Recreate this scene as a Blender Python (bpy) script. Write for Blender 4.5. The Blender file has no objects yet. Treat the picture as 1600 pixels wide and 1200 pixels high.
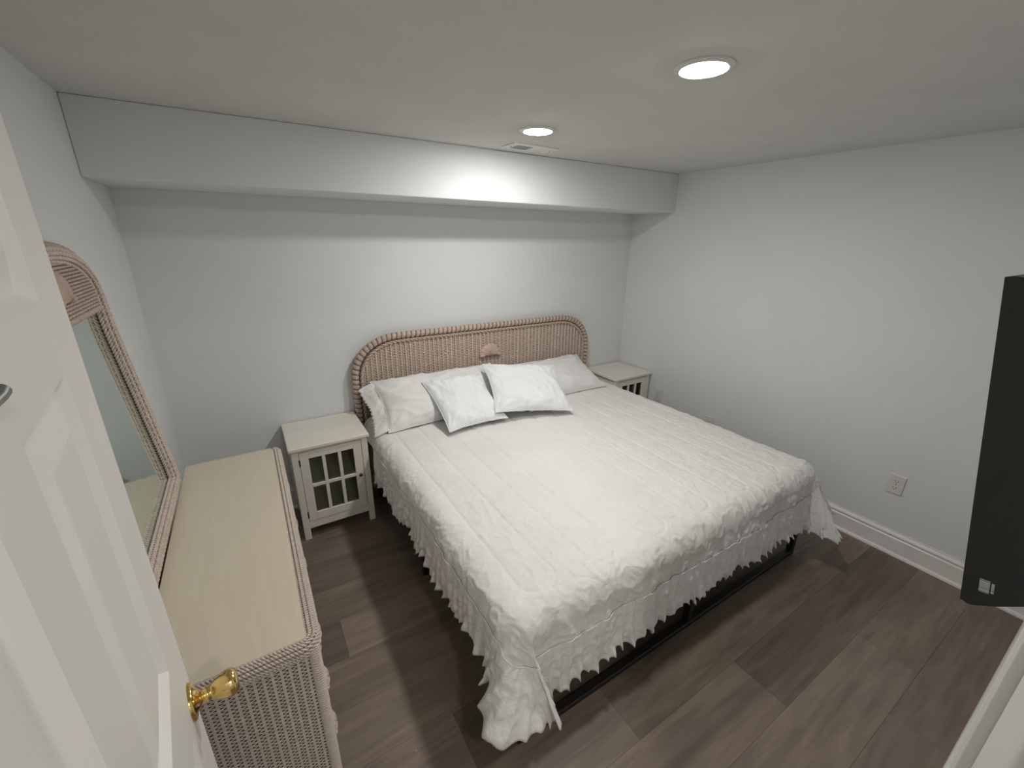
import bpy, math, random
import numpy as np
from mathutils import Vector, Matrix, noise

random.seed(7)
SC = bpy.context.scene
COL = SC.collection
PI = math.pi
sin, cos, rad = math.sin, math.cos, math.radians

# ------------------------------------------------------------------ camera
# room axes: x along the head wall, y towards it, z up; metres
W, D, H = 3.433, 2.806, 2.200          # right wall, head wall, ceiling
SOF_D, SOF_H = 0.431, 0.276            # soffit depth and drop
CAM = Vector((0.4619, 0.0, 1.723))
yaw, pitch, roll, FPX = -0.5582, -0.3332, 0.0126, 660.2
fwd = Vector((-sin(yaw) * cos(pitch), cos(yaw) * cos(pitch), sin(pitch)))
rgt0 = Vector((cos(yaw), sin(yaw), 0))
up0 = rgt0.cross(fwd)
rgt = cos(roll) * rgt0 + sin(roll) * up0
upv = -sin(roll) * rgt0 + cos(roll) * up0
cam_d = bpy.data.cameras.new('camera')
cam_d.sensor_width = 36.0
cam_d.lens = FPX / 1600.0 * 36.0
cam_d.clip_start = 0.02
cam = bpy.data.objects.new('camera', cam_d)
M3 = Matrix((rgt, upv, -fwd)).transposed()
cam.matrix_world = Matrix.Translation(CAM) @ M3.to_4x4()
COL.objects.link(cam)
SC.camera = cam

# ------------------------------------------------------------------ world, exposure
world = bpy.data.worlds.new('world')
SC.world = world
world.use_nodes = True
world.node_tree.nodes['Background'].inputs[0].default_value = (0.05, 0.05, 0.052, 1)
world.node_tree.nodes['Background'].inputs[1].default_value = 1.0
SC.view_settings.view_transform = 'Standard'
SC.view_settings.look = 'None'
SC.view_settings.gamma = 1.0
SC.view_settings.use_curve_mapping = False
SC.view_settings.exposure = 2.08
LAMP_POWER = 62.0        # radiance of the two ceiling downlights
HALL_POWER = 62.0        # radiance of the hallway downlight


# ------------------------------------------------------------------ materials
def new_mat(name):
    m = bpy.data.materials.new(name)
    m.use_nodes = True
    nt = m.node_tree
    return m, nt, nt.nodes['Principled BSDF']


def N(nt, t, **kw):
    n = nt.nodes.new(t)
    for k, v in kw.items():
        setattr(n, k, v)
    return n


def ramp(nt, fac, stops):
    r = N(nt, 'ShaderNodeValToRGB')
    el = r.color_ramp.elements
    while len(el) < len(stops):
        el.new(0.5)
    for e, (p, c) in zip(el, stops):
        e.position = p
        e.color = (*c, 1)
    nt.links.new(fac, r.inputs[0])
    return r.outputs[0]


def mat_noise(name, c1, c2, scale=20, rough=0.6, bump=0.1, bscale=None, bdist=0.002, coord='Object', stretch=(1, 1, 1),
              metallic=0.0, detail=4, spec=0.5, **extra):
    m, nt, b = new_mat(name)
    tc = N(nt, 'ShaderNodeTexCoord')
    mp = N(nt, 'ShaderNodeMapping')
    mp.inputs['Scale'].default_value = stretch
    nt.links.new(tc.outputs[coord], mp.inputs[0])
    nz = N(nt, 'ShaderNodeTexNoise')
    nz.inputs['Scale'].default_value = scale
    nz.inputs['Detail'].default_value = detail
    nt.links.new(mp.outputs[0], nz.inputs['Vector'])
    nt.links.new(ramp(nt, nz.outputs['Fac'], [(0.3, c1), (0.7, c2)]), b.inputs['Base Color'])
    b.inputs['Roughness'].default_value = rough
    b.inputs['Metallic'].default_value = metallic
    b.inputs['Specular IOR Level'].default_value = spec
    for k, v in extra.items():
        b.inputs[k.replace('_', ' ')].default_value = v
    if bump > 0:
        nb = N(nt, 'ShaderNodeTexNoise')
        nb.inputs['Scale'].default_value = bscale or scale * 4
        nb.inputs['Detail'].default_value = 3
        nt.links.new(mp.outputs[0], nb.inputs['Vector'])
        bp = N(nt, 'ShaderNodeBump')
        bp.inputs['Strength'].default_value = bump
        bp.inputs['Distance'].default_value = bdist
        nt.links.new(nb.outputs['Fac'], bp.inputs['Height'])
        nt.links.new(bp.outputs[0], b.inputs['Normal'])
    return m


MAT = {}
MAT['wall'] = mat_noise('wall_paint', (0.735, 0.75, 0.75), (0.76, 0.775, 0.775), 3, 0.75, 0.15, 220, 0.001, spec=0.25)
MAT['ceiling'] = mat_noise('ceiling_paint', (0.655, 0.655, 0.63), (0.695, 0.695, 0.67), 4, 0.9, 0.35, 120, 0.002, spec=0.15)
MAT['trim'] = mat_noise('trim_paint', (0.80, 0.79, 0.77), (0.83, 0.82, 0.80), 6, 0.35, 0.05, 90, 0.0005)
MAT['door'] = mat_noise('door_paint', (0.815, 0.79, 0.745), (0.845, 0.82, 0.775), 5, 0.42, 0.06, 120, 0.0006)
MAT['stand'] = mat_noise('nightstand_paint', (0.775, 0.735, 0.66), (0.81, 0.77, 0.695), 8, 0.4, 0.05, 60, 0.0006)
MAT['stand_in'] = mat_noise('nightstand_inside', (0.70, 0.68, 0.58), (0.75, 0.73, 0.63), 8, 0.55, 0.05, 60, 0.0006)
MAT['dtop'] = mat_noise('dresser_top_wash', (0.685, 0.605, 0.475), (0.72, 0.64, 0.51), 5, 0.34, 0.05, 40, 0.0006,
                        stretch=(9, 1, 1))
MAT['wick'] = mat_noise('wicker_blush', (0.47, 0.365, 0.30), (0.59, 0.47, 0.395), 60, 0.6, 0.25, 300, 0.001)
MAT['wick_l'] = mat_noise('wicker_pale', (0.60, 0.50, 0.43), (0.70, 0.60, 0.525), 50, 0.55, 0.25, 300, 0.001)
MAT['wick_d'] = mat_noise('wicker_whitewash', (0.60, 0.515, 0.445), (0.71, 0.625, 0.555), 60, 0.55, 0.25, 300, 0.001)
MAT['core'] = mat_noise('bare_cane', (0.19, 0.13, 0.095), (0.27, 0.19, 0.145), 60, 0.7, 0.2, 200, 0.001)
MAT['shell'] = mat_noise('shell_blush', (0.50, 0.37, 0.305), (0.56, 0.42, 0.355), 40, 0.5, 0.1, 150, 0.0008)
MAT['metal'] = mat_noise('black_powder_coat', (0.012, 0.011, 0.010), (0.018, 0.017, 0.016), 40, 0.5, 0.1, 200, 0.0005)
MAT['plastic'] = mat_noise('black_plastic', (0.010, 0.010, 0.009), (0.016, 0.016, 0.014), 30, 0.45, 0.15, 400, 0.0004)
MAT['screen'] = mat_noise('screen_glass', (0.006, 0.006, 0.007), (0.008, 0.008, 0.009), 10, 0.12, 0)
MAT['brass'] = mat_noise('polished_brass', (0.78, 0.56, 0.20), (0.86, 0.64, 0.27), 15, 0.14, 0.02, 60, 0.0003, metallic=1.0)
MAT['bronze'] = mat_noise('dark_bronze', (0.05, 0.045, 0.04), (0.08, 0.07, 0.06), 50, 0.4, 0.05, 100, 0.0004, metallic=0.7)
MAT['nickel'] = mat_noise('grey_nickel', (0.22, 0.22, 0.21), (0.28, 0.28, 0.27), 50, 0.4, 0.05, 100, 0.0004, metallic=0.8)
MAT['outlet'] = mat_noise('outlet_plastic', (0.72, 0.70, 0.66), (0.75, 0.73, 0.69), 20, 0.3, 0)
MAT['dark'] = mat_noise('dark_slot', (0.02, 0.018, 0.016), (0.03, 0.028, 0.025), 20, 0.8, 0)
MAT['mattress'] = mat_noise('mattress_fabric', (0.70, 0.69, 0.66), (0.75, 0.74, 0.71), 30, 0.9, 0.3, 200, 0.001)
MAT['pillow'] = mat_noise('pillow_cotton', (0.80, 0.82, 0.83), (0.84, 0.86, 0.87), 6, 0.85, 0.55, 13, 0.012, detail=6,
                          Sheen_Weight=0.15)
MAT['pillow_b'] = mat_noise('pillowcase_cotton', (0.77, 0.76, 0.75), (0.81, 0.80, 0.79), 6, 0.85, 0.5, 12, 0.012,
                            Sheen_Weight=0.15)
MAT['lace'] = mat_noise('eyelet_lace', (0.80, 0.79, 0.775), (0.84, 0.83, 0.815), 40, 0.9, 0.7, 45, 0.006)
MAT['vent'] = mat_noise('vent_enamel', (0.72, 0.715, 0.69), (0.75, 0.745, 0.72), 10, 0.45, 0)


def mat_quilt():
    m, nt, b = new_mat('quilted_cotton')
    tc = N(nt, 'ShaderNodeTexCoord')
    n1 = N(nt, 'ShaderNodeTexNoise')
    n1.inputs['Scale'].default_value = 17
    n1.inputs['Detail'].default_value = 4
    n1.inputs['Distortion'].default_value = 1.6
    n2 = N(nt, 'ShaderNodeTexNoise')
    n2.inputs['Scale'].default_value = 5
    nt.links.new(tc.outputs['Object'], n1.inputs['Vector'])
    nt.links.new(tc.outputs['Object'], n2.inputs['Vector'])
    nt.links.new(ramp(nt, n2.outputs['Fac'], [(0.3, (0.75, 0.735, 0.71)), (0.7, (0.79, 0.775, 0.75))]), b.inputs['Base Color'])
    b.inputs['Roughness'].default_value = 0.9
    b.inputs['Sheen Weight'].default_value = 0.2
    b.inputs['Specular IOR Level'].default_value = 0.2
    bp = N(nt, 'ShaderNodeBump')
    bp.inputs['Strength'].default_value = 0.55
    bp.inputs['Distance'].default_value = 0.010
    nt.links.new(n1.outputs['Fac'], bp.inputs['Height'])
    nt.links.new(bp.outputs[0], b.inputs['Normal'])
    return m


def mat_plank():
    m, nt, b = new_mat('vinyl_plank')
    L = nt.links.new
    tc = N(nt, 'ShaderNodeTexCoord')
    oi = N(nt, 'ShaderNodeObjectInfo')
    off = N(nt, 'ShaderNodeVectorMath', operation='MULTIPLY_ADD')
    cmb = N(nt, 'ShaderNodeCombineXYZ')
    for i in range(3):
        L(oi.outputs['Random'], cmb.inputs[i])
    L(cmb.outputs[0], off.inputs[0])
    off.inputs[1].default_value = (37.0, 53.0, 11.0)
    L(tc.outputs['Object'], off.inputs[2])
    mp = N(nt, 'ShaderNodeMapping')
    mp.inputs['Scale'].default_value = (1.6, 15.0, 4.0)
    L(off.outputs[0], mp.inputs[0])
    g = N(nt, 'ShaderNodeTexNoise')
    g.inputs['Scale'].default_value = 2.2
    g.inputs['Detail'].default_value = 7
    g.inputs['Distortion'].default_value = 0.6
    L(mp.outputs[0], g.inputs['Vector'])
    mp2 = N(nt, 'ShaderNodeMapping')
    mp2.inputs['Scale'].default_value = (1.1, 4.0, 2.0)
    L(off.outputs[0], mp2.inputs[0])
    w = N(nt, 'ShaderNodeTexNoise')
    w.inputs['Scale'].default_value = 2.0
    w.inputs['Detail'].default_value = 2
    L(mp2.outputs[0], w.inputs['Vector'])
    c1 = ramp(nt, g.outputs['Fac'], [(0.25, (0.155, 0.122, 0.096)), (0.5, (0.205, 0.164, 0.132)), (0.78, (0.255, 0.208, 0.170))])
    c2 = ramp(nt, w.outputs['Fac'], [(0.3, (0.82, 0.81, 0.82)), (0.7, (1.12, 1.10, 1.07))])
    mx = N(nt, 'ShaderNodeMix', data_type='RGBA', blend_type='MULTIPLY')
    mx.inputs['Factor'].default_value = 1.0
    L(c1, mx.inputs[6])
    L(c2, mx.inputs[7])
    mx2 = N(nt, 'ShaderNodeMix', data_type='RGBA', blend_type='MULTIPLY')
    mx2.inputs['Factor'].default_value = 1.0
    L(mx.outputs[2], mx2.inputs[6])
    L(oi.outputs['Color'], mx2.inputs[7])
    L(mx2.outputs[2], b.inputs['Base Color'])
    b.inputs['Roughness'].default_value = 0.42
    b.inputs['Specular IOR Level'].default_value = 0.35
    bp = N(nt, 'ShaderNodeBump')
    bp.inputs['Strength'].default_value = 0.15
    bp.inputs['Distance'].default_value = 0.001
    L(g.outputs['Fac'], bp.inputs['Height'])
    L(bp.outputs[0], b.inputs['Normal'])
    return m


def mat_emit(name, col, s):
    m, nt, b = new_mat(name)
    tc = N(nt, 'ShaderNodeTexCoord')
    nz = N(nt, 'ShaderNodeTexNoise')
    nz.inputs['Scale'].default_value = 3
    nt.links.new(tc.outputs['Object'], nz.inputs['Vector'])
    c = ramp(nt, nz.outputs['Fac'], [(0.3, col), (0.7, col)])
    nt.links.new(c, b.inputs['Emission Color'])
    b.inputs['Emission Strength'].default_value = s
    b.inputs['Base Color'].default_value = (0.8, 0.8, 0.8, 1)
    return m


def mat_glass(name, tint, rough):
    m, nt, b = new_mat(name)
    L = nt.links.new
    tr = N(nt, 'ShaderNodeBsdfTransparent')
    tr.inputs[0].default_value = (*tint, 1)
    gl = N(nt, 'ShaderNodeBsdfGlossy')
    gl.inputs['Roughness'].default_value = rough
    fr = N(nt, 'ShaderNodeFresnel')
    fr.inputs[0].default_value = 1.45
    mx = N(nt, 'ShaderNodeMixShader')
    L(fr.outputs[0], mx.inputs[0])
    L(tr.outputs[0], mx.inputs[1])
    L(gl.outputs[0], mx.inputs[2])
    L(mx.outputs[0], nt.nodes['Material Output'].inputs[0])
    return m


def mat_mirror():
    m, nt, b = new_mat('silvered_mirror')
    tc = N(nt, 'ShaderNodeTexCoord')
    nz = N(nt, 'ShaderNodeTexNoise')
    nz.inputs['Scale'].default_value = 2
    nt.links.new(tc.outputs['Object'], nz.inputs['Vector'])
    nt.links.new(ramp(nt, nz.outputs['Fac'], [(0.3, (0.73, 0.82, 0.78)), (0.7, (0.75, 0.84, 0.80))]), b.inputs['Base Color'])
    b.inputs['Metallic'].default_value = 1
    b.inputs['Roughness'].default_value = 0.0
    return m


def mat_barcode():
    m, nt, b = new_mat('barcode_print')
    L = nt.links.new
    tc = N(nt, 'ShaderNodeTexCoord')
    mp = N(nt, 'ShaderNodeMapping')
    mp.inputs['Scale'].default_value = (0, 0, 420)
    L(tc.outputs['Object'], mp.inputs[0])
    nz = N(nt, 'ShaderNodeTexNoise')
    nz.inputs['Scale'].default_value = 1.0
    nz.inputs['Detail'].default_value = 3
    L(mp.outputs[0], nz.inputs['Vector'])
    L(ramp(nt, nz.outputs['Fac'], [(0.46, (0.12, 0.12, 0.12)), (0.52, (0.62, 0.62, 0.62))]), b.inputs['Base Color'])
    b.inputs['Roughness'].default_value = 0.5
    return m


MAT['quilt'] = mat_quilt()
MAT['plank'] = mat_plank()
MAT['lens'] = mat_emit('lit_diffuser', (1.0, 0.975, 0.94), LAMP_POWER)
MAT['lens_hall'] = mat_emit('lit_diffuser_hall', (1.0, 0.96, 0.91), HALL_POWER)
MAT['pane'] = mat_glass('cabinet_glass', (0.90, 0.93, 0.87), 0.02)
MAT['mirror'] = mat_mirror()
MAT['barcode'] = mat_barcode()


# ------------------------------------------------------------------ mesh helpers
class MB:
    def __init__(self):
        self.v, self.f = [], []

    def box(self, x0, x1, y0, y1, z0, z1, bev=0.0):
        """box, optionally with all edges chamfered"""
        if x0 > x1: x0, x1 = x1, x0
        if y0 > y1: y0, y1 = y1, y0
        if z0 > z1: z0, z1 = z1, z0
        o = len(self.v)
        if bev <= 0:
            self.v += [(x, y, z) for z in (z0, z1) for y in (y0, y1) for x in (x0, x1)]
            self.f += [tuple(o + i for i in q) for q in
                       ((0, 2, 3, 1), (4, 5, 7, 6), (0, 1, 5, 4), (2, 6, 7, 3), (0, 4, 6, 2), (1, 3, 7, 5))]
            return self
        b = min(bev, (x1 - x0) / 2.01, (y1 - y0) / 2.01, (z1 - z0) / 2.01)
        idx = {}
        for sx in (0, 1):
            for sy in (0, 1):
                for sz in (0, 1):
                    X, Y, Z = (x0, x1)[sx], (y0, y1)[sy], (z0, z1)[sz]
                    dx, dy, dz = (b, -b)[sx], (b, -b)[sy], (b, -b)[sz]
                    for ax, p in ((0, (X, Y + dy, Z + dz)), (1, (X + dx, Y, Z + dz)), (2, (X + dx, Y + dy, Z))):
                        idx[sx, sy, sz, ax] = len(self.v)
                        self.v.append(p)
        I = idx
        F = []
        for s in (0, 1):
            q = [I[s, 0, 0, 0], I[s, 1, 0, 0], I[s, 1, 1, 0], I[s, 0, 1, 0]]
            F.append(q if s else q[::-1])
            q = [I[0, s, 0, 1], I[0, s, 1, 1], I[1, s, 1, 1], I[1, s, 0, 1]]
            F.append(q if s else q[::-1])
            q = [I[0, 0, s, 2], I[1, 0, s, 2], I[1, 1, s, 2], I[0, 1, s, 2]]
            F.append(q if s else q[::-1])
        for a in (0, 1):
            for c in (0, 1):
                F.append([I[a, c, 0, 0], I[a, c, 0, 1], I[a, c, 1, 1], I[a, c, 1, 0]])
                F.append([I[a, 0, c, 0], I[a, 0, c, 2], I[a, 1, c, 2], I[a, 1, c, 0]])
                F.append([I[0, a, c, 1], I[0, a, c, 2], I[1, a, c, 2], I[1, a, c, 1]])
                for e in (0, 1):
                    F.append([I[a, c, e, 0], I[a, c, e, 1], I[a, c, e, 2]])
        self.f += [tuple(q) for q in F]
        return self

    def prism(self, poly, axis, a, b):
        """extrude a 2D polygon along an axis (x: poly=(y,z); y: poly=(x,z); z: poly=(x,y))"""
        o = len(self.v)
        n = len(poly)
        for t in (a, b):
            for p, q in poly:
                self.v.append({'x': (t, p, q), 'y': (p, t, q), 'z': (p, q, t)}[axis])
        for i in range(n):
            j = (i + 1) % n
            self.f.append((o + i, o + j, o + n + j, o + n + i))
        self.f.append(tuple(o + i for i in range(n))[::-1])
        self.f.append(tuple(o + n + i for i in range(n)))
        return self

    def lathe(self, prof, seg=24, M=Matrix(), cap0=True, cap1=True):
        """prof: (r, h) about local z, placed by M"""
        o = len(self.v)
        for r, h in prof:
            for k in range(seg):
                a = 2 * PI * k / seg
                self.v.append(tuple(M @ Vector((r * cos(a), r * sin(a), h))))
        for i in range(len(prof) - 1):
            for k in range(seg):
                k2 = (k + 1) % seg
                self.f.append((o + i * seg + k, o + i * seg + k2, o + (i + 1) * seg + k2, o + (i + 1) * seg + k))
        if cap0:
            self.f.append(tuple(o + k for k in range(seg))[::-1])
        if cap1:
            self.f.append(tuple(o + (len(prof) - 1) * seg + k for k in range(seg)))
        return self

    def tube(self, P, r, sides=6, closed=False, phase=0.0, ry=None):
        """tube round a 3D polyline, parallel transported frame"""
        P = [Vector(p) for p in P]
        n = len(P)
        o = len(self.v)
        T = []
        for i in range(n):
            a = P[i - 1] if (i or closed) else P[0]
            b = P[(i + 1) % n] if (i < n - 1 or closed) else P[-1]
            T.append((b - a).normalized())
        ref = Vector((0, 0, 1)) if abs(T[0].z) < 0.9 else Vector((1, 0, 0))
        u = (ref - T[0] * ref.dot(T[0])).normalized()
        for i in range(n):
            u = (u - T[i] * u.dot(T[i])).normalized()
            w = T[i].cross(u)
            ri = r[i] if hasattr(r, '__len__') else r
            rj = ri if ry is None else ry
            for k in range(sides):
                a = 2 * PI * k / sides + phase
                self.v.append(tuple(P[i] + u * (ri * cos(a)) + w * (rj * sin(a))))
        for i in range(n if closed else n - 1):
            j = (i + 1) % n
            for k in range(sides):
                k2 = (k + 1) % sides
                self.f.append((o + i * sides + k, o + i * sides + k2, o + j * sides + k2, o + j * sides + k))
        if not closed:
            self.f.append(tuple(o + k for k in range(sides))[::-1])
            self.f.append(tuple(o + (n - 1) * sides + k for k in range(sides)))
        return self

    def grid(self, pts, nu, nv, flip=False):
        o = len(self.v)
        self.v += [tuple(p) for p in pts]
        for i in range(nu - 1):
            for j in range(nv - 1):
                q = (o + i * nv + j, o + (i + 1) * nv + j, o + (i + 1) * nv + j + 1, o + i * nv + j + 1)
                self.f.append(q[::-1] if flip else q)
        return self

    def mesh(self, name):
        me = bpy.data.meshes.new(name)
        me.from_pydata(self.v, [], self.f)
        me.update()
        return me

    def build(self, name, mat, parent=None, smooth=False, angle=None):
        me = self.mesh(name)
        if smooth:
            me.polygons.foreach_set('use_smooth', [True] * len(me.polygons))
            if angle:
                me.set_sharp_from_angle(angle=rad(angle))
        me.materials.append(MAT[mat] if isinstance(mat, str) else mat)
        ob = bpy.data.objects.new(name, me)
        COL.objects.link(ob)
        if parent is not None:
            ob.parent = parent
        return ob


def tag(o, label=None, cat=None, group=None, kind=None):
    for k, v in (('label', label), ('category', cat), ('group', group), ('kind', kind)):
        if v:
            o[k] = v
    return o


def empty(name, loc=(0, 0, 0), rz=0.0):
    o = bpy.data.objects.new(name, None)
    o.empty_display_size = 0.1
    o.location = loc
    o.rotation_euler = (0, 0, rz)
    COL.objects.link(o)
    return o


def copy_tree(o, parent=None):
    c = o.copy()
    COL.objects.link(c)
    c.parent = parent
    for ch in list(o.children):
        copy_tree(ch, c)
    return c


def struct(o):
    o['kind'] = 'structure'
    return o


# ------------------------------------------------------------------ room shell
YF = -0.015            # room face of the door wall
YB = -0.135            # hall face of the door wall
DX0, DX1, DZ = 0.335, 1.155, 2.05   # doorway opening
T = 0.12

struct(MB().box(-T, 0, YB, D + T, -0.02, H).build('wall_left', 'wall'))
struct(MB().box(0, W, D, D + T, -0.02, H).build('wall_back', 'wall'))
struct(MB().box(W, W + T, YB, D + T, -0.02, H).build('wall_right', 'wall'))
wf = MB()
wf.box(0, DX0, YB, YF, -0.02, H)
wf.box(DX1, W, YB, YF, -0.02, H)
wf.box(DX0, DX1, YB, YF, DZ, H)
struct(wf.build('wall_front', 'wall'))
struct(MB().box(-T, W + T, -1.45, D + T, H, H + 0.1).build('ceiling', 'ceiling'))
struct(MB().box(0.0, W, D - SOF_D, D, H - SOF_H, H, 0.004).build('wall_soffit', 'wall'))
# hallway behind the camera
struct(MB().box(-T, 1.9, -1.45, -1.35, -0.02, H).build('wall_hall_end', 'wall'))
struct(MB().box(-T - 0.1, -T, -1.45, YB, -0.02, H).build('wall_hall_left', 'wall'))
struct(MB().box(1.9, 2.0, -1.45, YB, -0.02, H).build('wall_hall_right', 'wall'))

# floor with separate vinyl planks
floor = struct(MB().box(-T, W + T, -1.45, D + T, -0.05, -0.006).build('floor', 'core'))
PW, PL = 0.22, 1.50
plank_me = MB().box(0.0002, PL - 0.0002, 0.0002, PW - 0.0002, -0.006, 0.0, 0.0006).mesh('plank')
plank_me.materials.append(MAT['plank'])
joint = {1: 2.00, 3: 0.873, 6: 0.588, 0: 2.62, 2: 1.42, 4: 0.35, 5: 1.30, 7: 1.05, 8: 0.45}
tone = {(1, 2.00): 0.66, (1, 0.50): 1.12, (3, 0.873): 0.62, (3, -0.627): 1.08, (6, 0.588): 1.22, (6, -0.912): 0.74,
        (0, 1.12): 1.12, (0, 2.62): 1.0, (2, 1.42): 0.92, (2, -0.08): 1.12, (4, 0.35): 1.12, (5, -0.2): 1.05, (7, -0.45): 0.92,
        (8, 0.45): 0.84, (8, -1.05): 0.95}
rng = random.Random(3)
for row in range(-2, 12):
    y0 = 0.18 + PW * row
    jx = joint.get(row, rng.uniform(0.2, 1.5))
    x = jx - PL * math.ceil((jx + 0.3) / PL)
    while x < W + 0.1:
        if x + PL > -T:
            o = bpy.data.objects.new('plank', plank_me)
            o.location = (x, y0, 0)
            v = 1 + 0.75 * (tone.get((row, round(x, 3)), rng.uniform(0.84, 1.12)) - 1)
            o.color = (v, v * rng.uniform(0.98, 1.01), v * rng.uniform(0.96, 1.02), 1)
            COL.objects.link(o)
            o.parent = floor
        x += PL
hall = struct(MB().box(-T, 1.9, -1.35, -0.26, -0.006, 0.0).build('floor_hall', 'plank'))

# baseboards
BP = [(0, 0), (0.026, 0), (0.026, 0.006), (0.023, 0.014), (0.015, 0.019), (0.015, 0.104), (0.011, 0.109), (0.011, 0.117),
      (0.015, 0.120), (0.0145, 0.126), (0.009, 0.135), (0.005, 0.139), (0.005, 0.145), (0, 0.145)]
struct(MB().prism([(W - d, z) for d, z in BP][::-1], 'y', YF, D).build('baseboard_right', 'trim'))
struct(MB().prism([(d, z) for d, z in BP], 'y', YF, D).build('baseboard_left', 'trim'))
struct(MB().prism([(D - d, z) for d, z in BP], 'x', 0.0, W).build('baseboard_back', 'trim'))
struct(MB().prism([(YF + d, z) for d, z in BP][::-1], 'x', DX1 + 0.062, W).build('baseboard_front', 'trim'))


# door frame: jamb lining, stop and moulded casing on the room side
fr = empty('trim_1', (DX0, YF, 0))
struct(fr)
loc = lambda mb: mb
mb = MB()
mb.box(DX1 - 0.018 - DX0, DX1 - DX0, YB - YF, 0, 0, DZ)
mb.build('strike_jamb', 'trim', fr)
MB().box(0, 0.012, YB - YF, -0.0, 0, DZ).build('hinge_jamb', 'trim', fr)
MB().box(0.012, DX1 - 0.018 - DX0, YB - YF, 0, DZ - 0.018, DZ).build('head_jamb', 'trim', fr)
MB().box(DX1 - 0.028 - DX0, DX1 - 0.018 - DX0, -0.075, -0.040, 0, DZ - 0.018, 0.002).build('door_stop', 'trim', fr)
CP = [(0, 0), (0, 0.011), (0.004, 0.0145), (0.010, 0.015), (0.016, 0.012), (0.040, 0.013), (0.050, 0.0155), (0.056, 0.0155), (0.058, 0.012),
      (0.058, 0)]
xr = DX1 - 0.012 - DX0
MB().prism([(xr + a, b) for a, b in CP][::-1], 'z', 0, DZ).build('casing', 'trim', fr)
MB().prism([(b, DZ - 0.01 + a) for a, b in CP], 'x', -0.045, xr + 0.058).build('casing', 'trim', fr)
MB().prism([(0.006 - a, b) for a, b in CP], 'z', 0, DZ).build('casing', 'trim', fr)
MB().box(DX1 - 0.0185 - DX0, DX1 - 0.0175 - DX0, -0.030, -0.008, 0.885, 0.945).build('strike_plate', 'brass', fr)

# ------------------------------------------------------------------ the open door
DA = rad(97.0)
door = empty('door_1', (0.350, 0.0, 0.006), DA)
struct(door)
door['label'] = 'white six-panel door standing open at the left, brass knob near its edge'
DW, DH, DT = 0.810, 2.030, 0.035
cols = [(0.135, 0.355), (0.455, 0.675)]
rows_ = [(0.215, 0.935), (1.085, 1.562), (1.645, 1.905)]
mb = MB()
mb.box(0, cols[0][0], 0, DT, 0, DH)
mb.box(cols[1][1], DW, 0, DT, 0, DH)
mb.box(cols[0][1], cols[1][0], 0, DT, 0, DH)
zs = [0] + [z for r in rows_ for z in r] + [DH]
for i in range(0, len(zs), 2):
    for a, b in cols:
        mb.box(a, b, 0, DT, zs[i], zs[i + 1])
mb.build('door_slab', 'door', door)


def door_panel(a, b, z0, z1):
    m = MB()
    rings = [(0, 0.0), (0.012, 0.010), (0.017, 0.012), (0.021, 0.0115), (0.054, 0.0025), (0.060, 0.002)]
    for side in (0, 1):
        o = len(m.v)
        for ins, d in rings:
            y = d if side == 0 else DT - d
            m.v += [(a + ins, y, z0 + ins), (b - ins, y, z0 + ins), (b - ins, y, z1 - ins), (a + ins, y, z1 - ins)]
        for i in range(len(rings) - 1):
            for k in range(4):
                k2 = (k + 1) % 4
                q = (o + i * 4 + k, o + i * 4 + k2, o + i * 4 + 4 + k2, o + i * 4 + 4 + k)
                m.f.append(q if side == 0 else q[::-1])
        q = tuple(o + (len(rings) - 1) * 4 + k for k in range(4))
        m.f.append(q if side == 0 else q[::-1])
    return m.build('panel', 'door', door)


for a, b in cols:
    for z0, z1 in rows_:
        door_panel(a, b, z0, z1)

KS, KZ = 0.752, 0.925
for side in (-1, 1):
    # lathe axis along local -y (camera side) or +y
    base = Vector((KS, 0.0 if side < 0 else DT, KZ))
    R = Matrix(((1, 0, 0), (0, 0, side), (0, -side, 0)))
    R = Matrix(((1, 0, 0), (0, 0, 1.0 * side), (0, 1, 0))).to_4x4()
    Mx = Matrix.Translation(base) @ R
    kn = MB().lathe([(0.011, 0.004), (0.0105, 0.020), (0.0135, 0.024), (0.0135, 0.028), (0.0115, 0.030), (0.0135, 0.034), (0.0180, 0.040),
                     (0.0220, 0.048), (0.0240, 0.056), (0.0243, 0.063), (0.0225, 0.069), (0.0180, 0.0725), (0.010, 0.0735), (0.002, 0.0735)], 28, Mx).build(
        'door_knob', 'brass', door, True)
    MB().lathe([(0.033, 0.0), (0.033, 0.003), (0.031, 0.006), (0.020, 0.009), (0.017, 0.013), (0.012, 0.016)], 32, Mx).build(
        'rosette', 'brass', kn, True, 40)
MB().box(DW - 0.001, DW + 0.001, 0.005, 0.030, KZ - 0.03, KZ + 0.03).build('latch_plate', 'brass', door)
for hz in (0.18, 1.0, 1.82):
    m = MB().lathe([(0.006, -0.045), (0.006, 0.045)], 12, Matrix.Translation((0.002, -0.006, hz)))
    m.build('hinge', 'brass', door, True, 40)
# coat hook on the cross rail
hk = MB()
hk.box(0.364, 0.392, -0.004, 0.0, 1.582, 1.642, 0.002)
hk.tube([(0.378, -0.003, 1.613), (0.390, -0.009, 1.612), (0.401, -0.011, 1.614), (0.408, -0.011, 1.616)], [0.004, 0.004, 0.0045, 0.0055], 12)
hk.build('coat_hook', 'nickel', door, True, 40)


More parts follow.
